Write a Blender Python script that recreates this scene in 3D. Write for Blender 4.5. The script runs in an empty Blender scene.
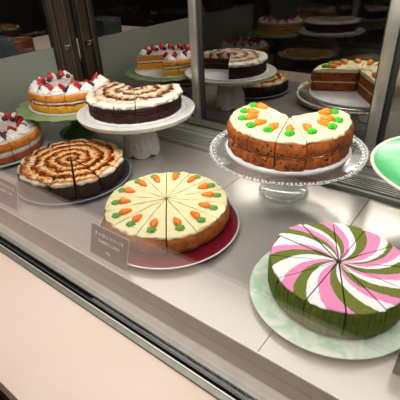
import bpy, bmesh, math, random
from mathutils import Vector, Matrix, noise as mn
PI=math.pi; R=math.radians
sc=bpy.context.scene; col=sc.collection
rnd=random.Random(7)

# ------------------------------------------------------------------ materials
def new_mat(name):
    m=bpy.data.materials.new(name); m.use_nodes=True
    nt=m.node_tree; nt.nodes.clear()
    o=nt.nodes.new('ShaderNodeOutputMaterial'); p=nt.nodes.new('ShaderNodeBsdfPrincipled')
    nt.links.new(p.outputs[0],o.inputs[0])
    return m,nt,p,o
def lin(c):
    return tuple(((v/255)/12.92 if v/255<=.04045 else ((v/255+.055)/1.055)**2.4) for v in c)+(1,)
def N(nt,t,**kw):
    n=nt.nodes.new(t)
    for k,v in kw.items():
        if k.startswith('_'): setattr(n,k[1:],v)
        else: n.inputs[k.replace('__',' ')].default_value=v
    return n
def bump(nt,p,scale,strength,dist=.002,detail=4,coord=None):
    tc=N(nt,'ShaderNodeTexCoord'); n=N(nt,'ShaderNodeTexNoise',Scale=scale,Detail=detail)
    nt.links.new(tc.outputs['Object'],n.inputs['Vector'])
    b=N(nt,'ShaderNodeBump',Strength=strength,Distance=dist)
    nt.links.new(n.outputs['Fac'],b.inputs['Height']); nt.links.new(b.outputs[0],p.inputs['Normal'])
    return n
def ramp(nt,fac,stops,interp='LINEAR'):
    r=nt.nodes.new('ShaderNodeValToRGB'); cr=r.color_ramp; cr.interpolation=interp
    while len(cr.elements)<len(stops): cr.elements.new(.5)
    for e,(p,c) in zip(cr.elements,stops): e.position=p
    for e,(p,c) in zip(cr.elements,stops): e.color=lin(c)
    nt.links.new(fac,r.inputs['Fac']); return r
def mat(name,c,rough=.5,metal=0,c2=None,scale=60,bs=None,bstr=.4,bdist=.002,spec=.5,sss=0,trans=0):
    m,nt,p,o=new_mat(name)
    p.inputs['Roughness'].default_value=rough; p.inputs['Metallic'].default_value=metal
    p.inputs['Specular IOR Level'].default_value=spec
    if sss:
        p.inputs['Subsurface Weight'].default_value=sss; p.inputs['Subsurface Radius'].default_value=(.006,.004,.002); p.inputs['Subsurface Scale'].default_value=1
    tc=N(nt,'ShaderNodeTexCoord'); n=N(nt,'ShaderNodeTexNoise',Scale=scale,Detail=5)
    nt.links.new(tc.outputs['Object'],n.inputs['Vector'])
    c2=c2 or tuple(max(0,v*.93) for v in c)
    r=ramp(nt,n.outputs['Fac'],[(.35,c2),(.62,c)])
    nt.links.new(r.outputs[0],p.inputs['Base Color'])
    if bs: bump(nt,p,bs,bstr,bdist)
    return m
def crumb(name,base,dark,fleck=None,fs=190,thr=.36,bs=260):
    """baked crumb: mottled colour, flecks and a rough surface"""
    m,nt,p,o=new_mat(name); p.inputs['Roughness'].default_value=.8; p.inputs['Specular IOR Level'].default_value=.25
    tc=N(nt,'ShaderNodeTexCoord'); n=N(nt,'ShaderNodeTexNoise',Scale=45,Detail=8,Roughness=.7)
    nt.links.new(tc.outputs['Object'],n.inputs['Vector'])
    r=ramp(nt,n.outputs['Fac'],[(.34,dark),(.6,base)])
    out=r.outputs[0]
    if fleck:
        v=N(nt,'ShaderNodeTexVoronoi',Scale=fs); nt.links.new(tc.outputs['Object'],v.inputs['Vector'])
        n2=N(nt,'ShaderNodeTexNoise',Scale=70,Detail=2); nt.links.new(tc.outputs['Object'],n2.inputs['Vector'])
        a=N(nt,'ShaderNodeMath',_operation='ADD'); nt.links.new(v.outputs['Distance'],a.inputs[0]); nt.links.new(n2.outputs['Fac'],a.inputs[1])
        rr=ramp(nt,a.outputs[0],[(thr+.2,(255,255,255)),(thr+.3,(0,0,0))])
        mx=N(nt,'ShaderNodeMix',_data_type='RGBA'); nt.links.new(rr.outputs[0],mx.inputs[0]); nt.links.new(out,mx.inputs[6]); mx.inputs[7].default_value=lin(fleck)
        out=mx.outputs[2]
    nt.links.new(out,p.inputs['Base Color']); bump(nt,p,bs,.6,.002)
    return m
def glassy(name,tint,F0=.04,rough=0.0,gloss=(1,1,1,1)):
    """clear pane: straight-through transparency plus a grazing-angle reflection"""
    m,nt,p,o=new_mat(name); nt.nodes.remove(p)
    t=N(nt,'ShaderNodeBsdfTransparent'); t.inputs[0].default_value=tint
    g=N(nt,'ShaderNodeBsdfGlossy',Roughness=rough); g.inputs[0].default_value=gloss
    lw=N(nt,'ShaderNodeLayerWeight',Blend=.5)
    pw=N(nt,'ShaderNodeMath',_operation='POWER'); pw.inputs[1].default_value=5; nt.links.new(lw.outputs['Facing'],pw.inputs[0])
    ma=N(nt,'ShaderNodeMath',_operation='MULTIPLY_ADD'); ma.inputs[1].default_value=1-F0; ma.inputs[2].default_value=F0
    nt.links.new(pw.outputs[0],ma.inputs[0])
    mx=N(nt,'ShaderNodeMixShader'); nt.links.new(ma.outputs[0],mx.inputs[0]); nt.links.new(t.outputs[0],mx.inputs[1]); nt.links.new(g.outputs[0],mx.inputs[2])
    nt.links.new(mx.outputs[0],o.inputs[0]); return m
def mirror(name,tint,rough=0.0):
    m,nt,p,o=new_mat(name); p.inputs['Metallic'].default_value=1; p.inputs['Roughness'].default_value=rough
    p.inputs['Base Color'].default_value=tint+(1,) if len(tint)==3 else tint
    return m
def steel(name,c,rough,streak=(6,900,6),strength=.25):
    m,nt,p,o=new_mat(name); p.inputs['Metallic'].default_value=.5
    tc=N(nt,'ShaderNodeTexCoord'); mp=N(nt,'ShaderNodeMapping'); mp.inputs['Scale'].default_value=streak
    n=N(nt,'ShaderNodeTexNoise',Scale=1,Detail=3)
    nt.links.new(tc.outputs['Object'],mp.inputs[0]); nt.links.new(mp.outputs[0],n.inputs['Vector'])
    r=ramp(nt,n.outputs['Fac'],[(.3,tuple(v*.95 for v in c)),(.7,c)]); nt.links.new(r.outputs[0],p.inputs['Base Color'])
    mr=N(nt,'ShaderNodeMapRange'); mr.inputs[3].default_value=rough*.9; mr.inputs[4].default_value=rough*1.25
    nt.links.new(n.outputs['Fac'],mr.inputs[0]); nt.links.new(mr.outputs[0],p.inputs['Roughness'])
    b=N(nt,'ShaderNodeBump',Strength=strength,Distance=.0003); nt.links.new(n.outputs['Fac'],b.inputs['Height']); nt.links.new(b.outputs[0],p.inputs['Normal'])
    return m
def spiral(name,stops,pitch,phase,sign=1,ns=38,warp=.35,edge=None,rmax=.13,rough=.35,bstr=.5):
    """bands of sauce piped in a spiral over cream"""
    m,nt,p,o=new_mat(name); p.inputs['Roughness'].default_value=rough
    tc=N(nt,'ShaderNodeTexCoord'); sx=N(nt,'ShaderNodeSeparateXYZ'); nt.links.new(tc.outputs['Object'],sx.inputs[0])
    at=N(nt,'ShaderNodeMath',_operation='ARCTAN2'); nt.links.new(sx.outputs[1],at.inputs[0]); nt.links.new(sx.outputs[0],at.inputs[1])
    cx=N(nt,'ShaderNodeCombineXYZ'); nt.links.new(sx.outputs[0],cx.inputs[0]); nt.links.new(sx.outputs[1],cx.inputs[1])
    ln=N(nt,'ShaderNodeVectorMath',_operation='LENGTH'); nt.links.new(cx.outputs[0],ln.inputs[0])
    a=N(nt,'ShaderNodeMath',_operation='MULTIPLY'); nt.links.new(ln.outputs['Value'],a.inputs[0]); a.inputs[1].default_value=1/pitch
    b=N(nt,'ShaderNodeMath',_operation='MULTIPLY_ADD'); nt.links.new(at.outputs[0],b.inputs[0]); b.inputs[1].default_value=sign/(2*PI); nt.links.new(a.outputs[0],b.inputs[2])
    n=N(nt,'ShaderNodeTexNoise',Scale=ns,Detail=3); nt.links.new(tc.outputs['Object'],n.inputs['Vector'])
    w=N(nt,'ShaderNodeMath',_operation='MULTIPLY_ADD'); nt.links.new(n.outputs['Fac'],w.inputs[0]); w.inputs[1].default_value=warp; nt.links.new(b.outputs[0],w.inputs[2])
    n3=N(nt,'ShaderNodeTexNoise',Scale=ns*4.5,Detail=3); nt.links.new(tc.outputs['Object'],n3.inputs['Vector'])
    w3=N(nt,'ShaderNodeMath',_operation='MULTIPLY_ADD'); nt.links.new(n3.outputs['Fac'],w3.inputs[0]); w3.inputs[1].default_value=warp*1.1; nt.links.new(w.outputs[0],w3.inputs[2])
    f=N(nt,'ShaderNodeMath',_operation='ADD'); nt.links.new(w3.outputs[0],f.inputs[0]); f.inputs[1].default_value=phase
    fr=N(nt,'ShaderNodeMath',_operation='FRACT'); nt.links.new(f.outputs[0],fr.inputs[0])
    r=ramp(nt,fr.outputs[0],stops); out=r.outputs[0]
    if edge:
        ed=N(nt,'ShaderNodeMath',_operation='MULTIPLY_ADD'); nt.links.new(n.outputs['Fac'],ed.inputs[0]); ed.inputs[1].default_value=.03; nt.links.new(ln.outputs['Value'],ed.inputs[2])
        er=ramp(nt,ed.outputs[0],[(0,(0,0,0)),(1,(255,255,255))]); er.color_ramp.elements[0].position=edge[1]; er.color_ramp.elements[1].position=edge[1]+.008
        mx=N(nt,'ShaderNodeMix',_data_type='RGBA'); nt.links.new(er.outputs[0],mx.inputs[0]); nt.links.new(out,mx.inputs[6]); mx.inputs[7].default_value=lin(edge[0]); out=mx.outputs[2]
    nt.links.new(out,p.inputs['Base Color'])
    bm=N(nt,'ShaderNodeBump',Strength=bstr,Distance=.003); nt.links.new(w3.outputs[0],bm.inputs['Height']); nt.links.new(bm.outputs[0],p.inputs['Normal'])
    return m
def pinwheel(name):
    G,Wt,P=(112,122,48),(246,243,242),(238,146,192)
    seq=[(-180,Wt),(-168,P),(-157,G),(-141,Wt),(-121,P),(-108,G),(-94,Wt),(-80,P),(-60,G),(-42,Wt),(-27,P),(-16,G),(0,Wt),(12,P),(23,G),(37,Wt),(45,P),(56,G),(61,Wt),(70,P),(87,G),(104,Wt),(114,P),(127,G),(141,Wt),(149,P),(160,G),(171,Wt)]
    m,nt,p,o=new_mat(name); p.inputs['Roughness'].default_value=.85; p.inputs['Specular IOR Level'].default_value=.2
    tc=N(nt,'ShaderNodeTexCoord'); n=N(nt,'ShaderNodeTexNoise',Scale=170,Detail=4)
    nt.links.new(tc.outputs['Object'],n.inputs['Vector'])
    sx=N(nt,'ShaderNodeSeparateXYZ'); nt.links.new(tc.outputs['Object'],sx.inputs[0])
    at=N(nt,'ShaderNodeMath',_operation='ARCTAN2'); nt.links.new(sx.outputs[1],at.inputs[0]); nt.links.new(sx.outputs[0],at.inputs[1])
    cx=N(nt,'ShaderNodeCombineXYZ'); nt.links.new(sx.outputs[0],cx.inputs[0]); nt.links.new(sx.outputs[1],cx.inputs[1])
    ln=N(nt,'ShaderNodeVectorMath',_operation='LENGTH'); nt.links.new(cx.outputs[0],ln.inputs[0])
    tw=N(nt,'ShaderNodeMath',_operation='MULTIPLY_ADD'); nt.links.new(ln.outputs['Value'],tw.inputs[0]); tw.inputs[1].default_value=-R(46)/.1; tw.inputs[2].default_value=R(46)
    a=N(nt,'ShaderNodeMath',_operation='ADD'); nt.links.new(at.outputs[0],a.inputs[0]); nt.links.new(tw.outputs[0],a.inputs[1])
    a2=N(nt,'ShaderNodeMath',_operation='MULTIPLY_ADD'); nt.links.new(a.outputs[0],a2.inputs[0]); a2.inputs[1].default_value=1/(2*PI); a2.inputs[2].default_value=1.5-.006
    a3=N(nt,'ShaderNodeMath',_operation='MULTIPLY_ADD'); nt.links.new(n.outputs['Fac'],a3.inputs[0]); a3.inputs[1].default_value=.012; nt.links.new(a2.outputs[0],a3.inputs[2])
    fr=N(nt,'ShaderNodeMath',_operation='FRACT'); nt.links.new(a3.outputs[0],fr.inputs[0])
    r=ramp(nt,fr.outputs[0],[((d+180)/360,c) for d,c in seq],'CONSTANT')
    # icing sugar grain
    n2=N(nt,'ShaderNodeTexNoise',Scale=420,Detail=2); nt.links.new(tc.outputs['Object'],n2.inputs['Vector'])
    gr=ramp(nt,n2.outputs['Fac'],[(.6,(0,0,0)),(.78,(120,120,120))])
    mx=N(nt,'ShaderNodeMix',_data_type='RGBA'); nt.links.new(gr.outputs[0],mx.inputs[0]); nt.links.new(r.outputs[0],mx.inputs[6]); mx.inputs[7].default_value=lin((235,232,225))
    nt.links.new(mx.outputs[2],p.inputs['Base Color']); 
    b=N(nt,'ShaderNodeBump',Strength=.3,Distance=.001); nt.links.new(n2.outputs['Fac'],b.inputs['Height']); nt.links.new(b.outputs[0],p.inputs['Normal'])
    return m
def marbled(name,c1,c2,scale=14,rough=.12,lo=.42,hi=.6):
    m,nt,p,o=new_mat(name); p.inputs['Roughness'].default_value=rough
    tc=N(nt,'ShaderNodeTexCoord'); n=N(nt,'ShaderNodeTexNoise',Scale=scale,Detail=5,Distortion=1.6)
    nt.links.new(tc.outputs['Object'],n.inputs['Vector'])
    r=ramp(nt,n.outputs['Fac'],[(lo,c1),(hi,c2)]); nt.links.new(r.outputs[0],p.inputs['Base Color']); return m

M=dict(
 steel=steel('brushed_steel',(200,193,186),.19,strength=.13),
 steel_shaded=steel('brushed_steel_shaded',(104,84,74),.4),  # same steel, with the front step's shade and reflections put into the brown
 gutter=mat('gutter_steel',(226,220,210),.4,.3,c2=(214,206,196),scale=40),
 rail=steel('track_aluminium',(182,182,174),.35,(4,60,60)),
 frame=mat('anodised_frame',(176,170,160),.32,.8,scale=20),
 post_bronze=mat('bronze_post',(104,88,72),.3,.5,scale=20),
 edge=mat('bright_edge',(250,248,242),.3,.3),
 black=mat('black_rubber',(8,7,7),.9,0,spec=.1),
 trim=mat('grey_trim',(150,150,138),.4,.4),
 chrome=mat('chrome',(230,230,228),.12,1),
 pink=mat('pink_laminate',(242,222,208),.45,0,c2=(236,212,196),scale=3),
 pinkedge=mat('brown_laminate_edge',(95,62,50),.5),
 dark=mat('dark_surround',(14,12,12),.8),
 gasket=mat('dark_gasket',(22,21,20),.6),
 endpanel=mat('frosted_green_panel',(158,162,150),.35,0,c2=(148,152,140),scale=3),
 mirror_left=mirror('mirror_left',(.52,.52,.49)),
 mirror_mid=mirror('tinted_mirror',(.37,.36,.345)),
 mirror_blur=mirror('satin_steel_door',(.50,.50,.46),.22),
 glass=glassy('front_glass',(.98,.98,.975,1),.105),
 endglass=glassy('end_glass',(.9,.9,.9,1),.04),
 standglass=glassy('pressed_glass',(.80,.82,.82,1),.24,.14),
 standglass2=glassy('pressed_glass_foot',(.90,.92,.92,1),.22,.05),
 greenglass=mat('green_pressed_glass',(150,172,122),.2,0,c2=(128,156,100),scale=30,bs=60,bstr=.5,bdist=.004),
 greenglass_dark=mat('green_glass_foot',(62,108,50),.2,0,c2=(44,84,36),scale=30),
 white_ceramic=mat('white_ceramic',(222,220,212),.18,0,c2=(205,203,195),scale=25),
 embossed=mat('embossed_white_ceramic',(214,212,204),.25,0,bs=90,bstr=1,bdist=.006),
 board=mat('white_board',(240,238,236),.6),
 maroon=mat('maroon_glaze',(118,18,38),.12,0,c2=(104,14,32),scale=6),
 silver=mat('pale_rim',(225,222,220),.2,.2),
 slate=mat('slate_blue_plate',(70,74,88),.15,0,c2=(60,64,78),scale=8),
 slate_rim=mat('lilac_grey_rim',(150,150,160),.2),
 paleblue=mat('pale_blue_glass',(186,206,204),.12,0),
 mint=marbled('mint_marble',(186,222,194),(232,239,226),24,.12,.42,.62),
 jade=marbled('jade_green_glaze',(70,190,110),(130,215,150),7,.08,.5,.75),
 cream_rim=mat('cream_rim',(226,220,204),.25,0),
 cream=mat('cream_cheese_frosting',(246,236,190),.5,0,c2=(238,226,172),scale=30,bs=55,bstr=.9,bdist=.005),
 cream_white=mat('whipped_cream',(248,244,236),.5,0,c2=(238,232,222),scale=60),
 filling=mat('cream_filling',(232,214,170),.6,0,bs=200),
 filling_white=mat('white_cream_filling',(236,226,218),.6,0,c2=(222,200,190),scale=40,bs=120),
 tan_filling=mat('tan_filling',(150,104,76),.6),
 jam=mat('red_jam',(110,16,26),.25),
 baked=crumb('golden_baked_side',(196,118,56),(150,76,30),bs=90),
 carrot_crumb=crumb('carrot_cake_crumb',(172,92,38),(108,50,18),(36,16,10),140,.49),
 sponge_y=crumb('yellow_sponge',(246,184,66),(222,144,38),bs=200),
 sponge_o=crumb('orange_sponge',(236,156,56),(196,108,30),bs=200),
 sponge_r=crumb('reddish_sponge',(186,92,50),(146,62,32),bs=200),
 choc=crumb('chocolate_sponge',(62,30,24),(38,18,15),bs=240),
 choc2=crumb('dark_chocolate_sponge',(60,42,36),(36,24,20),bs=160),
 ganache=mat('dark_ganache',(38,20,20),.4,0,bs=120),
 matcha=crumb('matcha_side',(118,136,46),(84,104,26),bs=200),
 matcha_base=crumb('matcha_base',(120,110,84),(90,84,60)),
 sugar_top=mat('icing_sugar_top',(228,212,204),.7,0,c2=(206,178,168),scale=40,bs=150),
 orange=mat('orange_icing',(255,142,12),.4,0,c2=(250,120,4),scale=150),
 leafgreen=mat('green_icing',(58,205,32),.45,0,c2=(30,150,16),scale=300),
 leafpale=mat('pale_green_icing',(122,176,72),.45,0,c2=(96,156,56),scale=200),
 berry_red=mat('strawberry_red',(205,28,44),.25,0,c2=(176,16,32),scale=200),
 blueberry=mat('blueberry',(44,40,62),.4,0,c2=(30,26,46),scale=150),
 card=mat('taupe_card',(84,66,60),.5),
 cardedge=mat('card_edge',(200,184,172),.4),
 cardtext=mat('card_lettering_white',(240,232,224),.5),
 wall=mat('dark_store_wall',(34,26,24),.8,0,c2=(24,18,17),scale=2),
 floor=mat('dark_store_floor',(40,32,30),.5),
 wood=mat('orange_wood',(120,66,34),.5,0,c2=(130,62,28),scale=40),
 greybox=mat('grey_blue_acrylic',(84,94,98),.3),
 acrylic=mat('acrylic_white',(235,235,230),.4),
)
M['carameltop']=spiral('caramel_swirl',[(0,(246,228,188)),(.14,(240,206,140)),(.24,(220,126,30)),(.44,(196,84,8)),(.54,(60,20,6)),(.7,(78,26,8)),(.8,(204,96,14)),(.92,(238,190,110)),(1,(246,230,196))],.029,.35,-1,ns=30,warp=.95,rough=.25,edge=((244,232,200),.130))
M['choctop']=spiral('chocolate_swirl',[(0,(226,206,180)),(.16,(222,194,160)),(.34,(196,142,98)),(.48,(140,84,52)),(.58,(40,20,20)),(.7,(52,28,26)),(.78,(176,124,86)),(.9,(228,206,178)),(1,(240,226,204))],.036,.1,-1,ns=26,warp=1.0,rough=.35,edge=((240,228,206),.118))
M['pinwheel']=pinwheel('pinwheel_icing')

# ------------------------------------------------------------------ mesh helpers
def finish(name,bm,m,parent=None,smooth=True,loc=None):
    bmesh.ops.recalc_face_normals(bm,faces=bm.faces[:])
    me=bpy.data.meshes.new(name); bm.to_mesh(me); bm.free()
    if isinstance(m,(list,tuple)):
        for x in m: me.materials.append(M[x])
    else: me.materials.append(M[m])
    if smooth:
        for p in me.polygons: p.use_smooth=True
        try: me.set_sharp_from_angle(angle=R(42))
        except Exception: pass
    o=bpy.data.objects.new(name,me); col.objects.link(o)
    if parent: o.parent=parent
    if loc: o.location=loc
    return o
def empty(name,loc=(0,0,0),rz=0):
    o=bpy.data.objects.new(name,None); col.objects.link(o); o.location=loc; o.rotation_euler=(0,0,rz); o.empty_display_size=.02
    return o
def tag(o,label,cat,group=None):
    o['label']=label; o['category']=cat
    if group: o['group']=group
    return o
def struct(o): o['kind']='structure'; return o
def addbox(bm,x0,x1,y0,y1,z0,z1,bev=0,mi=0):
    vs=[bm.verts.new((x,y,z)) for x in(x0,x1) for y in(y0,y1) for z in(z0,z1)]
    fs=[(0,1,3,2),(4,6,7,5),(0,4,5,1),(2,3,7,6),(0,2,6,4),(1,5,7,3)]
    fc=[bm.faces.new([vs[i] for i in f]) for f in fs]
    for f in fc: f.material_index=mi
    if bev:
        es=list({e for f in fc for e in f.edges})
        bmesh.ops.bevel(bm,geom=es,offset=bev,segments=2,profile=.5,affect='EDGES')
def box(name,x0,x1,y0,y1,z0,z1,m,parent=None,bev=0):
    bm=bmesh.new(); addbox(bm,x0,x1,y0,y1,z0,z1,bev); return finish(name,bm,m,parent,smooth=bev>0)
def lathe(prof,n=64,mod=None,closed=True,bm=None):
    bm=bm or bmesh.new(); rings=[]
    for k,(r,z) in enumerate(prof):
        if r<1e-6: rings.append([bm.verts.new((0,0,z))])
        else:
            ring=[]
            for i in range(n):
                a=2*PI*i/n; rr,zz=(mod(a,r,z,k) if mod else (r,z)); ring.append(bm.verts.new((rr*math.cos(a),rr*math.sin(a),zz)))
            rings.append(ring)
    for A,B in zip(rings,rings[1:]):
        for i in range(n):
            j=(i+1)%n
            if len(A)==1 and len(B)==1: continue
            if len(A)==1: bm.faces.new((A[0],B[i],B[j]))
            elif len(B)==1: bm.faces.new((A[i],A[j],B[0]))
            else: bm.faces.new((A[i],A[j],B[j],B[i]))
    return bm
def wedge(a0,a1,ro,z0,z1,nA=12,nR=8,nZ=6,bulge=.0,rnd_e=.002,dome=0,topn=0,siden=0,seed=0,edge_drop=None,drip=0,ri=.0012,taper=0,groove=0,scallop=0):
    """a slice-shaped solid: polar lattice, rounded outer edges, noisy surfaces"""
    bm=bmesh.new(); V={}
    def pos(i,j,k):
        a=a0+(a1-a0)*i/nA; t=j/nR; u=k/nZ
        r=ri+(ro-ri)*t
        zb,zt=z0,z1+dome*(1-t*t)
        p3=Vector((r*math.cos(a)*22+seed*3.1,r*math.sin(a)*22,seed))
        zt+=topn*mn.noise(p3*2.2)
        if scallop: 
            s=math.sin(PI*i/nA); zt-=scallop*(1-s)**2*t**3
        if drip and k==0: zb-=drip*max(0,(mn.noise(Vector((math.cos(a)*5,math.sin(a)*5,seed+9)))+.5))*(1 if t>.97 else 0)
        z=zb+(zt-zb)*u
        if t>0:
            rr=r
            e=min(u,1-u)*(zt-zb)
            if e<rnd_e: rr-= (rnd_e-math.sqrt(max(0,rnd_e**2-(rnd_e-e)**2)))*t
            rr+=bulge*math.sin(PI*u)*t - taper*u*t
            if t>.8: rr+=siden*mn.noise(Vector((math.cos(a)*9,math.sin(a)*9,z*90+seed)))
            if groove and j==nR: rr-=groove*(max(0,math.cos(a*78+2*math.sin(a*7)))**6)
            if scallop and t>.85: rr-=scallop*.8*(1-math.sin(PI*i/nA))**2
            r=rr
        return (r*math.cos(a),r*math.sin(a),z)
    def v(i,j,k):
        if (i,j,k) not in V: V[(i,j,k)]=bm.verts.new(pos(i,j,k))
        return V[(i,j,k)]
    def q(a,b,c,d): bm.faces.new((a,b,c,d))
    for i in range(nA):
        for j in range(nR):
            q(v(i,j,nZ),v(i,j+1,nZ),v(i+1,j+1,nZ),v(i+1,j,nZ)); q(v(i,j,0),v(i+1,j,0),v(i+1,j+1,0),v(i,j+1,0))
        for k in range(nZ):
            q(v(i,nR,k),v(i+1,nR,k),v(i+1,nR,k+1),v(i,nR,k+1)); q(v(i,0,k),v(i,0,k+1),v(i+1,0,k+1),v(i+1,0,k))
    for j in range(nR):
        for k in range(nZ):
            q(v(0,j,k),v(0,j+1,k),v(0,j+1,k+1),v(0,j,k+1)); q(v(nA,j,k),v(nA,j,k+1),v(nA,j+1,k+1),v(nA,j+1,k))
    return bm

# shared decoration meshes -------------------------------------------------
def lumps(name,pts,m):   # pts: (center, radii)
    bm=bmesh.new()
    for (c,rad,sub) in pts:
        t=bmesh.ops.create_icosphere(bm,subdivisions=sub,radius=1,matrix=Matrix.Translation(c)@Matrix.Diagonal((*rad,1)))
    o=finish(name,bm,m); me=o.data; bpy.data.objects.remove(o); return me
def carrot_mesh(L=.027,W=.0074):
    bm=bmesh.new(); n=14; prof=[]
    for k in range(11):
        t=k/10; r=W*(math.sin(PI*min(1,t*3.2+.08)/2) if t<.3 else 1-.72*((t-.3)/.7)**1.5); 
        if t==1: r=0
        if t==0: r=W*.3
        r*=1+.07*math.sin(k*2.4)
        prof.append((r,t*L))
    lathe(prof,n,None,bm=bm)
    bmesh.ops.contextual_create(bm,geom=[e for e in bm.edges if e.is_boundary])
    bmesh.ops.transform(bm,matrix=Matrix.Rotation(R(-90),4,'Y'),verts=bm.verts[:])   # points along -x (toward cake centre)
    bmesh.ops.scale(bm,vec=(1,1,.85),verts=bm.verts[:]); bmesh.ops.translate(bm,vec=(0,0,W*.7),verts=bm.verts[:])
    o=finish('m',bm,'orange'); me=o.data; bpy.data.objects.remove(o); return me
def star_mesh(m,rr=.0075,h=.008,tilt=0):
    bm=bmesh.new()
    prof=[(rr*.75,0),(rr,.18*h),(rr*1.0,.42*h),(rr*.72,.7*h),(rr*.36,.9*h),(0,h)]
    def mod(a,r,z,k): return (r*(1+.26*math.cos(7*a+k*.6)),z)
    lathe(prof,42,mod,bm=bm)
    o=finish('m',bm,m); me=o.data; bpy.data.objects.remove(o); return me
def rosette_mesh(rr=.0185,h=.0165,m='cream_white'):
    bm=bmesh.new(); prof=[]
    for k in range(25):
        t=k/24; layer=(t*3.2)%1.0
        r=rr*(1-.80*t**1.15)*(.90+.13*math.sin(PI*layer)); prof.append((max(r,.0004),h*t))
    prof.append((0,h*1.1))
    prof[0]=(rr*.8,0)
    def mod(a,r,z,k): return (r*(1+.085*math.cos(9*a+k*.33)),z+.0009*math.sin(a+k*.5))
    lathe(prof,54,mod,bm=bm)
    o=finish('m',bm,m); me=o.data; bpy.data.objects.remove(o); return me
def strawberry_mesh():
    bm=bmesh.new(); prof=[(0,0),(.006,.0006),(.0095,.004),(.0092,.008),(.0065,.014),(.003,.019),(0,.0205)]
    def mod(a,r,z,k): return (r*(1 if math.cos(a)>-.1 else .45),z)
    lathe(prof,24,mod,bm=bm)
    o=finish('m',bm,'berry_red'); me=o.data; bpy.data.objects.remove(o); return me
def blueberry_mesh():
    r=.0068; prof=[(0,0)]
    for k in range(1,10):
        a=PI*k/11; prof.append((r*math.sin(a),r*(1-math.cos(a))*.92))
    prof+=[(.0028,r*1.86),(.0022,r*1.68),(0,r*1.64)]
    bm=lathe(prof,20); o=finish('m',bm,'blueberry'); me=o.data; bpy.data.objects.remove(o); return me
ME=dict(carrot=carrot_mesh(),star=star_mesh('leafgreen',.0076,.0095),star_pale=star_mesh('leafpale',.0078,.0075),rosette=rosette_mesh(),straw=strawberry_mesh(),blue=blueberry_mesh())
def put(name,me,parent,loc,rot=(0,0,0),s=1):
    o=bpy.data.objects.new(name,me); col.objects.link(o); o.parent=parent; o.location=loc; o.rotation_euler=rot; o.scale=(s,s,s); return o

# ------------------------------------------------------------------ cakes
def slices(n,phase,missing=()):
    st=360/n; return [(R(phase+st*k),R(phase+st*(k+1)),k) for k in range(n) if k not in missing]
def cake(name,loc,label,layers,n,phase,missing=(),gap=.0008,gaps={},deco=None,top=None):
    """layers: dicts; the first is the slice body, the rest its children"""
    root=empty(name,loc); tag(root,label,'cake')
    for a0,a1,k in slices(n,phase,missing):
        am=(a0+a1)/2; g=gaps.get(k,gap); sp=None
        for li,L in enumerate(layers):
            d=dict(L); nm=d.pop('name'); m=d.pop('m')
            bm=wedge(a0,a1,seed=k*1.7+li*.6,**d)
            if sp is None:
                sp=finish('cake_slice',bm,m,root); sp.location=(g*math.cos(am),g*math.sin(am),0)
            else: finish(nm,bm,m,sp)
        if deco: deco(sp,am,k)
    return root
def carrot_deco(z,rc,kind='star',s=1.0,jit=6):
    def f(sp,am,k):
        a=am+R(rnd.uniform(-2.5,2.5)); r=rc+rnd.uniform(-.003,.003)
        ux,uy=math.cos(a),math.sin(a); rz=a+R(rnd.uniform(-jit,jit))
        put('sugar_carrot',ME['carrot'],sp,(r*ux,r*uy,z),(0,0,rz),s)
        put('carrot_leaves',ME[kind],sp,((r+.0055*s)*ux,(r+.0055*s)*uy,z),(0,0,rnd.uniform(0,6)),s)
    return f
def berry_deco(z,rc,s=1.0):
    def f(sp,am,k):
        ux,uy=math.cos(am),math.sin(am)
        put('cream_rosette',ME['rosette'],sp,(rc*ux,rc*uy,z),(0,0,rnd.uniform(0,6)),s)
        b=am+R(12.9)
        put('strawberry_piece',ME['straw'],sp,((rc-.012)*math.cos(am+R(9)),(rc-.012)*math.sin(am+R(9)),z+.004*s),(R(rnd.uniform(-18,18)),R(rnd.uniform(-24,4)),am+PI+rnd.uniform(-.5,.5)),1.0*s)
        put('blueberry',ME['blue'],sp,((rc-.019)*math.cos(am-R(7)),(rc-.019)*math.sin(am-R(7)),z),(R(rnd.uniform(-30,30)),0,0),1.0*s)
        if k%2==0: put('blueberry',ME['blue'],sp,((rc-.004)*math.cos(am-R(12)),(rc-.004)*math.sin(am-R(12)),z+.002),(.3,.2,0),.95*s)
    return f
# 1 carrot cake on the maroon plate
Zp=.0125
cake('carrot_cake',(-.497,.507,Zp),'whole pale-frosted carrot cake cut in slices, on the maroon plate behind the card',[
  dict(name='sponge',m='baked',ro=.124,z0=0,z1=.0345,bulge=.003,siden=.003,taper=-.001),
  dict(name='frosting',m='cream',ro=.1235,z0=.0337,z1=.0405,dome=.004,topn=.0020,siden=.005,rnd_e=.003,drip=.008)],
  14,2.5,gap=.0035,gaps={9:.006,12:.007,11:.005},deco=carrot_deco(.0405,.098,'star_pale',1.02))
# 2 carrot cake on the glass stand
cake('carrot_cake',(-.3475,.7465,.124),'layered carrot cake with slices missing at the back, on the clear glass stand',[
  dict(name='sponge_layer',m='carrot_crumb',ro=.123,z0=0,z1=.0245,siden=.003,bulge=.001),
  dict(name='filling',m='filling',ro=.1205,z0=.0242,z1=.0282,siden=.005,nR=6,nZ=2),
  dict(name='sponge_layer',m='carrot_crumb',ro=.1245,z0=.0278,z1=.054,siden=.003,bulge=.002),
  dict(name='frosting',m='cream',ro=.1195,z0=.0525,z1=.0615,dome=.002,topn=.003,siden=.005,rnd_e=.004,nR=12)],
  14,2.5,missing=(2,3,4,5),gap=.0050,gaps={11:.009},deco=carrot_deco(.0622,.086,'star',1.12,12))
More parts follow.
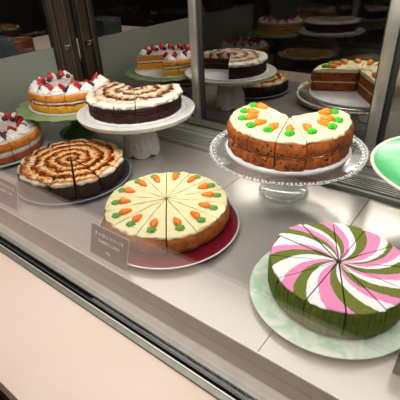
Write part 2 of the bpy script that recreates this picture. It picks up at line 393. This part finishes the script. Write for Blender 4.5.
# 3 chocolate swirl cake on the white stand
cake('chocolate_cake',(-.796,.7317,.1325),'chocolate cake with cream and brown swirl top, on the white pedestal stand',[
  dict(name='sponge_layer',m='choc',ro=.1205,z0=0,z1=.019,siden=.003),
  dict(name='filling',m='tan_filling',ro=.1187,z0=.0187,z1=.0203,siden=.004,nR=5,nZ=2),
  dict(name='sponge_layer',m='choc',ro=.1205,z0=.0202,z1=.030,siden=.002),
  dict(name='ganache',m='ganache',ro=.1225,z0=.0295,z1=.038,siden=.002),
  dict(name='frosting',m='choctop',ro=.1230,z0=.0365,z1=.0475,dome=.008,topn=.004,siden=.006,rnd_e=.004,drip=.008,nA=18,nR=14)],
  14,8,missing=(2,3,4,5),gap=.0045)
# 4 caramel swirl cake
g4={k:.0045 for k in range(14)}
cake('caramel_cake',(-.829,.5175,.012),'chocolate cake with orange caramel swirl over cream, on the slate-blue plate',[
  dict(name='sponge',m='choc2',ro=.125,z0=0,z1=.037,siden=.003,bulge=.003,scallop=.006),
  dict(name='frosting',m='carameltop',ro=.1255,z0=.0355,z1=.0455,dome=.003,topn=.002,siden=.004,rnd_e=.004,drip=.008,scallop=.006)],
  14,-34,gap=.0045,gaps={13:.010,0:.013,1:.010,2:.008,12:.006})
# 5 sponge cake with berries on the green stand
cake('victoria_sponge',(-1.084,.731,.106),'yellow cream-filled sponge with berries and rosettes, on the green cake stand',[
  dict(name='sponge_layer',m='sponge_y',ro=.1205,z0=0,z1=.0235,siden=.002,bulge=.001),
  dict(name='jam',m='jam',ro=.1203,z0=.0232,z1=.0262,siden=.007,nR=5,nZ=2),
  dict(name='filling',m='filling_white',ro=.1200,z0=.0258,z1=.0325,siden=.005,nR=5,nZ=2),
  dict(name='sponge_layer',m='sponge_o',ro=.1190,z0=.0322,z1=.0520,siden=.003,bulge=.003),
  dict(name='sugar_crust',m='sugar_top',ro=.116,z0=.0505,z1=.0535,dome=.001,topn=.001,siden=.004,nZ=2)],
  14,8,missing=(2,3,4),gap=.0040,deco=berry_deco(.0535,.094,1.12))
# 6 berry cake at the left
cake('berry_cake',(-1.165,.494,.0135),'orange sponge and thick cream layer cake at the left, on the pale blue plate',[
  dict(name='sponge_layer',m='sponge_r',ro=.126,z0=0,z1=.018,siden=.003),
  dict(name='filling',m='filling_white',ro=.1255,z0=.0175,z1=.0315,siden=.002,nR=5,nZ=4),
  dict(name='sponge_layer',m='sponge_o',ro=.1265,z0=.031,z1=.055,siden=.003,bulge=.002),
  dict(name='sugar_crust',m='sugar_top',ro=.122,z0=.0535,z1=.0572,dome=.001,topn=.001,siden=.003,nZ=2)],
  14,-9,gap=.0045,deco=berry_deco(.0572,.094,1.18))
# 7 pinwheel cake
cake('matcha_cake',(-.1325,.507,.0115),'green-sided cake with pink, white and green pinwheel top, on the mint marbled plate',[
  dict(name='sponge',m='matcha',ro=.105,z0=.003,z1=.050,nA=42,groove=.0016,rnd_e=.002,siden=.001,bulge=.001),
  dict(name='crust',m='matcha_base',ro=.1045,z0=0,z1=.0032,nZ=1,nR=5,siden=.001),
  dict(name='icing',m='pinwheel',ro=.1035,z0=.0494,z1=.0520,nZ=2,rnd_e=.001,topn=.001,siden=.002,nA=20)],
  12,-4,gap=.0032,gaps={4:.004,5:.008,9:.004,10:.005})

# ------------------------------------------------------------------ plates and stands
def plate(name,loc,r,label,m,rim=None,h=.012,cat='plate',foot=.6,wall=.0035,rimw=.010):
    root=empty(name,loc); tag(root,label,cat)
    p=[(0,h-.004),(r*.8,h-.004),(r*.93,h-.0015),(r-.001,h)]
    q=[(r,h-.0008),(r-.001,h-.003),(r*.9,h-.007),(r*foot+.004,.003),(r*foot+.002,0),(r*foot-.004,0),(r*foot-.006,.003),(0,.003)]
    finish('plate_body',lathe(p+q,96),m,root)
    if rim:
        finish('plate_rim',lathe([(r-rimw,h-.0006),(r-.001,h+.0006),(r+.0009,h),(r+.0003,h-.002),(r-.001,h-.0022),(r-rimw,h-.0012),(r-rimw,h-.0006)],96),rim,root)
    return root
plate('dinner_plate',(-.4813,.492,.0003),.146,'maroon plate with pale rim under the frosted carrot cake','maroon','silver',h=.0125,rimw=.003)
plate('dinner_plate',(-.829,.5175,.0003),.1462,'slate-blue plate under the caramel swirl cake','slate','slate_rim',h=.0125,rimw=.004)
plate('dinner_plate',(-1.170,.4965,.0003),.148,'pale blue plate under the berry cake at the left','paleblue',h=.0135,foot=.5)
plate('dinner_plate',(-.1337,.4962,.0003),.1322,'mint and white marbled plate under the pinwheel cake','mint',h=.0115,foot=.7)
def disc(name,loc,r,t,m,label):
    o=finish(name,lathe([(0,0),(r-.0005,0),(r,t*.5),(r-.0005,t),(0,t)],80),m); o.location=loc; return tag(o,label,'cake board')
disc('cake_board',(-.3475,.7455,.1195),.1335,.0042,'board','round white board under the carrot cake on the glass stand')
disc('cake_board',(-.796,.7317,.1290),.135,.0035,'board','round white board under the chocolate cake on the pedestal')
disc('cake_board',(-1.0897,.7327,.1015),.131,.0045,'board','round white board under the yellow berry sponge')
# glass stand
gs=empty('cake_stand',(-.3475,.7450,0)); tag(gs,'clear pressed-glass cake stand with beaded rim and glass foot','cake stand')
def bead(a,r,z,k):
    if r>.160: return (r+.0018*math.cos(60*a),z+.0012*math.cos(60*a))
    return (r,z)
finish('plate_top',lathe([(0,.1195),(.135,.1195),(.143,.1180),(.153,.1165),(.160,.1172),(.166,.1185),(.1705,.1165),(.167,.1135),(.160,.1125),(.150,.112),(.03,.112),(0,.112)],360,bead),'standglass',gs)
beads=[]
for k in range(132):
    a=2*PI*k/132; beads.append((Vector((.1660*math.cos(a),.1660*math.sin(a),.1182)),(.0022,.0022,.0018),1))
bmr=bpy.data.objects.new('beaded_rim',lumps('beaded_rim',beads,'acrylic')); col.objects.link(bmr); bmr.parent=gs
finish('foot',lathe([(0,.001),(.053,.001),(.0565,.004),(.0575,.008),(.056,.012),(.0525,.014),(.0535,.018),(.052,.021),(.046,.022),(.036,.026),(.027,.034),(.021,.044),(.017,.055),(.0155,.075),(.019,.095),(.030,.108),(.045,.112),(0,.112)],72),'standglass2',gs)
# white pedestal
ws=empty('cake_stand',(-.796,.7317,0)); tag(ws,'white ceramic pedestal stand with embossed bell foot and scalloped base','cake stand')
finish('plate_top',lathe([(0,.1285),(.138,.1285),(.150,.1290),(.1585,.1315),(.1608,.1305),(.1605,.1265),(.157,.1195),(.150,.1170),(.135,.1165),(.04,.1165),(.0,.1165)],96),'white_ceramic',ws)
def scal(a,r,z,k):
    s=max(0,math.cos(6*a)); 
    e=1+.02*math.cos(18*a)*(1 if z>.02 else 0)
    if z<.012: return (r,z+.013*(1-abs(math.sin(3*a+.7))**.5)*(1-z/.012))
    return (r*e,z)
finish('foot',lathe([(.050,.0005),(.0525,.0005),(.0535,.006),(.0535,.012),(.053,.020),(.0515,.034),(.0485,.050),(.043,.066),(.035,.082),(.030,.094),(.030,.104),(.036,.112),(.050,.1168),(0,.1168)],120,scal),'embossed',ws)
# green stand
gr=empty('cake_stand',(-1.0897,.7327,0)); tag(gr,'green pressed-glass cake stand with leafy edge and foot','cake stand')
def leafy(a,r,z,k):
    if r>.14: return (r+.004*math.cos(20*a),z)
    return (r,z+.0006*math.cos(40*a))
finish('plate_top',lathe([(0,.101),(.12,.101),(.135,.1005),(.15,.0985),(.163,.1005),(.168,.0995),(.163,.0955),(.145,.0935),(.05,.0935),(0,.0935)],240,leafy),'greenglass',gr)
finish('foot',lathe([(.0,.0005),(.060,.0005),(.062,.004),(.052,.012),(.032,.020),(.018,.032),(.015,.055),(.019,.080),(.034,.0935),(0,.0935)],72,lambda a,r,z,k:(r*(1+.03*math.cos(16*a)*(r>.03)),z)),'greenglass_dark',gr)
# jade plate on glass stand, right edge
js=empty('cake_stand',(-.018,.787,0)); tag(js,'glass pedestal under the jade green plate at the right edge','cake stand')
finish('foot',lathe([(0,.001),(.060,.001),(.062,.005),(.050,.013),(.034,.022),(.022,.034),(.018,.055),(.018,.075),(.024,.095),(.04,.108),(.07,.114),(.1,.118),(.1,.122),(.0,.122)],72),'standglass2',js)
jp=empty('serving_plate',(-.018,.787,.1225)); tag(jp,'glossy jade green plate with cream rim at the right edge','plate')
finish('plate_body',lathe([(0,.0108),(.11,.0108),(.146,.0140),(.1525,.0165),(.1535,.0168),(.1525,.0120),(.130,.0075),(.09,.003),(.088,0),(.08,0),(.0,.003)],96),'jade',jp)
finish('plate_rim',lathe([(.1525,.0162),(.1550,.0182),(.1585,.0180),(.160,.0158),(.158,.0128),(.153,.0098),(.1520,.0110),(.1525,.0162)],96),'cream_rim',jp)

# ------------------------------------------------------------------ price cards
FONT=None
def card(loc,w,h,lean,label,lines,hide=False):
    root=empty('price_card',loc); tag(root,label,'price card','price cards')
    root.rotation_euler=(-lean,0,0)
    bm=bmesh.new(); addbox(bm,0,w,0,.0016,0,h,.0003); finish('card_face',bm,'card',root,False)
    bm=bmesh.new(); addbox(bm,-.0007,w+.0007,.0016,.0026,0,h+.0009); finish('card_backing',bm,'cardedge',root,False)
    for (txt,cx,z,size) in lines:
        c=bpy.data.curves.new('card_lettering','FONT'); c.body=txt; c.size=size; c.align_x='CENTER'; c.extrude=.0001; c.offset=.0001
        t=bpy.data.objects.new('t',c); col.objects.link(t); bpy.context.view_layer.update()
        me=bpy.data.meshes.new_from_object(t.evaluated_get(bpy.context.evaluated_depsgraph_get())); bpy.data.objects.remove(t)
        me.materials.clear(); me.materials.append(M['cardtext']); o=bpy.data.objects.new('card_lettering',me); col.objects.link(o)
        o.parent=root; o.location=(cx,-.0002,z); o.rotation_euler=(R(90),0,0)
    return root
card((-.555,.341,.0012),.099,.060,R(17),'taupe price card for the carrot cake, in front of the maroon plate',[('キャロットケーキ',.050,.0425,.0100),('CARROT CAKE',.050,.0300,.0086),('-790-',.050,.0120,.0075)])
card((-.915,.341,.0012),.099,.060,R(17),'taupe price card at the left, in front of the caramel cake',[('キャラメルケーキ',.050,.0425,.0100),('CARAMEL CAKE',.050,.0300,.0086)])
card((-.012,.405,.0012),.096,.066,R(14),'taupe price card at the right, beside the pinwheel cake',[])

# ------------------------------------------------------------------ the display case
XL,XR=-1.33,.42; YM=.965; TOP=.62
case=empty('display_case',(0,0,0)); tag(case,'long steel cake display case with brushed shelf deck and rear track','display case')
seams=[-1.374,-1.074,-.774,-.474,-.174,.126,.426]
for a,b in zip(seams,seams[1:]):
    a=max(a,XL); b=min(b,XR)
    if b-a>.02: box('deck_panel',a+.0007,b-.0007,.331,.829,-.012,0,'steel',case)
box('deck_bed',XL,XR,.34,.95,-.075,-.0125,'gasket',case)
box('deck_edge_highlight',XL,XR,.3289,.3304,-.003,.0004,'edge',case)  # near-white strip paints the highlight along the deck's front edge
box('deck_lip',XL,XR,.3297,.3304,-.0125,-.0031,'steel_shaded',case)
box('step_face',XL,XR,.3305,.340,-.061,-.0125,'steel_shaded',case)
box('step_bead',XL,XR,.3285,.3305,-.034,-.031,'steel_shaded',case)
box('gutter',XL,XR,.2797,.334,-.075,-.062,'gutter',case)
# rear track: low step with ribs
bm=bmesh.new(); addbox(bm,XL,XR,.832,.965,-.012,.010,.0015); finish('track_bed',bm,'rail',case)
for k in range(6): box('track_rib',XL,XR,.842+k*.0095,.8455+k*.0095,.0098,.0150,'rail',case,)
box('track_runner',XL,XR,.915,.919,.0098,.016,'rail',case)
# front sill of the case, under the glass
box('sill_gasket',XL,XR,.2619,.2795,-.061,-.0200,'black',case)
box('sill_bead',XL,XR,.2676,.2684,-.0200,-.0192,'trim',case)
box('sill_line',XL,XR,.2602,.2618,-.04,-.0190,'edge',case)
box('sill_trim',XL,XR,.2510,.2601,-.04,-.0205,'trim',case)
box('case_base',XL,XR,.2515,.27,-.80,-.0615,'dark',case)
box('canopy',XL,XR,.25,1.02,TOP,TOP+.03,'gasket',case)
# end panel, post
box('end_panel',XL-.012,XL,.2755,.872,-.06,.222,'endpanel',case)
bm=bmesh.new(); addbox(bm,XL-.012,XL+.002,.872,.884,-.06,TOP); addbox(bm,XL-.012,XL+.002,.9,.935,-.06,TOP); addbox(bm,XL-.012,XL-.004,.884,.965,-.06,TOP); addbox(bm,XL-.012,XL+.004,.948,.965,-.06,TOP)
finish('corner_post',bm,'post_bronze',case,False)
for yy in (.886,.9365): box('post_highlight',XL+.001,XL+.0045,yy,yy+.003,-.06,TOP,'frame',case)  # thin light strips imitate vertical highlights on the post
box('post_seal',XL-.010,XL+.001,.862,.8715,-.06,TOP,'gasket',case)
bm=bmesh.new(); addbox(bm,XL+.004,XL+.022,.900,.925,.218,.224,.001); addbox(bm,XL+.004,XL+.010,.905,.922,.205,.218,.001); finish('door_latch',bm,'chrome',case)
box('back_wall',XL-.012,XR,.995,1.01,-.06,TOP,'gasket',case)
eg=box('end_glass',XL-.009,XL-.004,.2755,.862,.2225,TOP,'endglass'); tag(eg,'clear glass pane above the frosted end panel','glass pane')
box('right_end',XR,XR+.012,.2755,1.01,-.06,TOP,'steel_shaded',case)
fg=box('front_glass',XL-.01,XR,.2695,.2745,-.0198,TOP-.001,'glass'); tag(fg,'clear front glass pane standing over the black sill','glass pane')
# rear sliding doors
def door(n,x0,x1,m,label,y=.966,side=.026,leftframe=True):
    r=empty('sliding_door',(0,0,0)); tag(r,label,'sliding door')
    box('mirror_panel',x0+.01,x1-.01,YM,YM+.004,.03,TOP-.03,m,r)
    fw=side
    box('door_stile',x1-fw,x1,YM-.012,YM+.008,.0160,TOP-.01,'frame',r,.001)
    if leftframe: box('door_stile',x0,x0+.012,YM-.004,YM+.008,.0160,TOP-.01,'gasket',r,.001)
    box('door_rail',x0,x1-fw,YM-.010,YM+.008,.0160,.036,'frame',r,.001)
    box('door_rail',x0,x1-fw,YM-.010,YM+.008,TOP-.045,TOP-.015,'frame',r,.001)
    box('door_seal',x0+.012,x1-fw,YM-.006,YM-.0005,.036,.040,'gasket',r)
    box('door_seal',x1-fw-.004,x1-fw,YM-.006,YM-.0005,.04,TOP-.05,'gasket',r)
    return r
door(1,XL+.016,-.749,'mirror_left','left mirrored sliding door reflecting the berry sponge')
door(2,-.748,-.214,'mirror_mid','dark mirrored sliding door reflecting the chocolate and carrot cakes')
door(3,-.213,.41,'mirror_blur','satin steel sliding door behind the jade plate')

# ------------------------------------------------------------------ outside the case
lg=empty('counter_ledge',(0,0,0)); tag(lg,'pale pink laminate ledge in front of the case','counter')
box('ledge_top',-2.2,1.2,.090,.2508,-.046,-.024,'pink',lg,.001)
box('ledge_edge',-2.2,1.2,.084,.0898,-.054,-.0245,'pinkedge',lg)
box('ledge_front',-2.2,1.2,.11,.245,-.9,-.0465,'dark',lg)
sc_=empty('side_counter',(0,0,0)); tag(sc_,'pinkish counter standing beyond the glass end of the case','counter')
box('counter_top',-1.95,-1.347,.30,1.25,.150,.165,'pink',sc_,.001)
box('counter_body',-1.93,-1.352,.32,1.23,-.90,.1495,'dark',sc_)
d=finish('wooden_tub',lathe([(0,0),(.055,0),(.060,.004),(.060,.022),(.057,.024),(.060,.026),(.060,.050),(.054,.054),(.050,.050),(0,.048)],48),'wood'); d.location=(-1.66,.92,.1655); tag(d,'round orange-brown wooden tub beyond the glass end','tub')
bm=bmesh.new(); addbox(bm,-.06,.06,-.05,.05,0,.105,.004); o=finish('storage_box',bm,'greybox'); o.location=(-1.46,.715,.1655); tag(o,'grey-blue plastic box beyond the glass end, beside the wooden tub','box')
struct(box('floor',-6,4,-5,5,-.95,-.90,'floor'))
struct(box('wall_left',-4.2,-4.1,-5,5,-.9,2.4,'wall'))
struct(box('wall_front',-4.1,4,-4.1,-4,-.9,2.4,'wall'))
struct(box('wall_back',-4.1,4,2.6,2.7,-.9,2.4,'wall'))
struct(box('wall_right',3.4,3.5,-4,2.6,-.9,2.4,'wall'))
struct(box('ceiling',-4.1,3.4,-4,2.6,2.4,2.5,'wall'))

# ------------------------------------------------------------------ light
def area(name,loc,sx,sy,power,colr,rot=(0,0,0),spread=None):
    l=bpy.data.lights.new(name,'AREA'); l.shape='RECTANGLE'; l.size=sx; l.size_y=sy; l.energy=power; l.color=colr
    if spread: l.spread=spread
    o=bpy.data.objects.new(name,l); col.objects.link(o); o.location=loc; o.rotation_euler=rot; return o
area('case_strip_light',(-.44,.33,.595),1.6,.035,2.2,(1,.96,.90),(R(20),0,0))
area('case_top_light',(-.36,.63,.612),1.40,.56,5.8,(1,.97,.93))
area('mirror_fill_light',(-.50,.36,.585),1.0,.07,3.3,(1,.97,.92),(R(62),0,0),R(110))  # added fill aimed at the mirrors to brighten the back of the deck
area('ceiling_light',(-.7,-.5,2.35),2.4,1.2,33,(1,.91,.85))
area('side_counter_fill',(-2.2,.6,2.3),1.2,1.2,24,(1,.88,.78))  # added fill that brightens the side counter, not a known fixture
w=bpy.data.worlds.new('World'); sc.world=w; w.use_nodes=True
w.node_tree.nodes['Background'].inputs[0].default_value=(.6,.5,.45,1); w.node_tree.nodes['Background'].inputs[1].default_value=.05

# ------------------------------------------------------------------ camera
rows=[(0.79504417,0.60507426,-0.04230742),(0.29039986,-0.44095468,-0.84925078),(-0.53251544,0.66290581,-0.52629193)]
X=Vector(rows[0]); Y=-Vector(rows[1]); Z=-Vector(rows[2])
cam=bpy.data.cameras.new('camera'); cam.sensor_width=36; cam.lens=36*398/400; cam.clip_start=.01
co=bpy.data.objects.new('camera',cam); col.objects.link(co)
mw=Matrix((X,Y,Z)).transposed().to_4x4(); mw.translation=Vector((0,0,.486)); co.matrix_world=mw
sc.camera=co
sc.view_settings.view_transform='Standard'; sc.view_settings.look='None'; sc.view_settings.gamma=1; sc.view_settings.exposure=-0.1; sc.view_settings.use_curve_mapping=False
cy=sc.cycles; cy.use_denoising=True; cy.max_bounces=12; cy.glossy_bounces=8; cy.diffuse_bounces=4; cy.transparent_max_bounces=16; cy.caustics_reflective=True; cy.blur_glossy=0.3; cy.sample_clamp_indirect=0
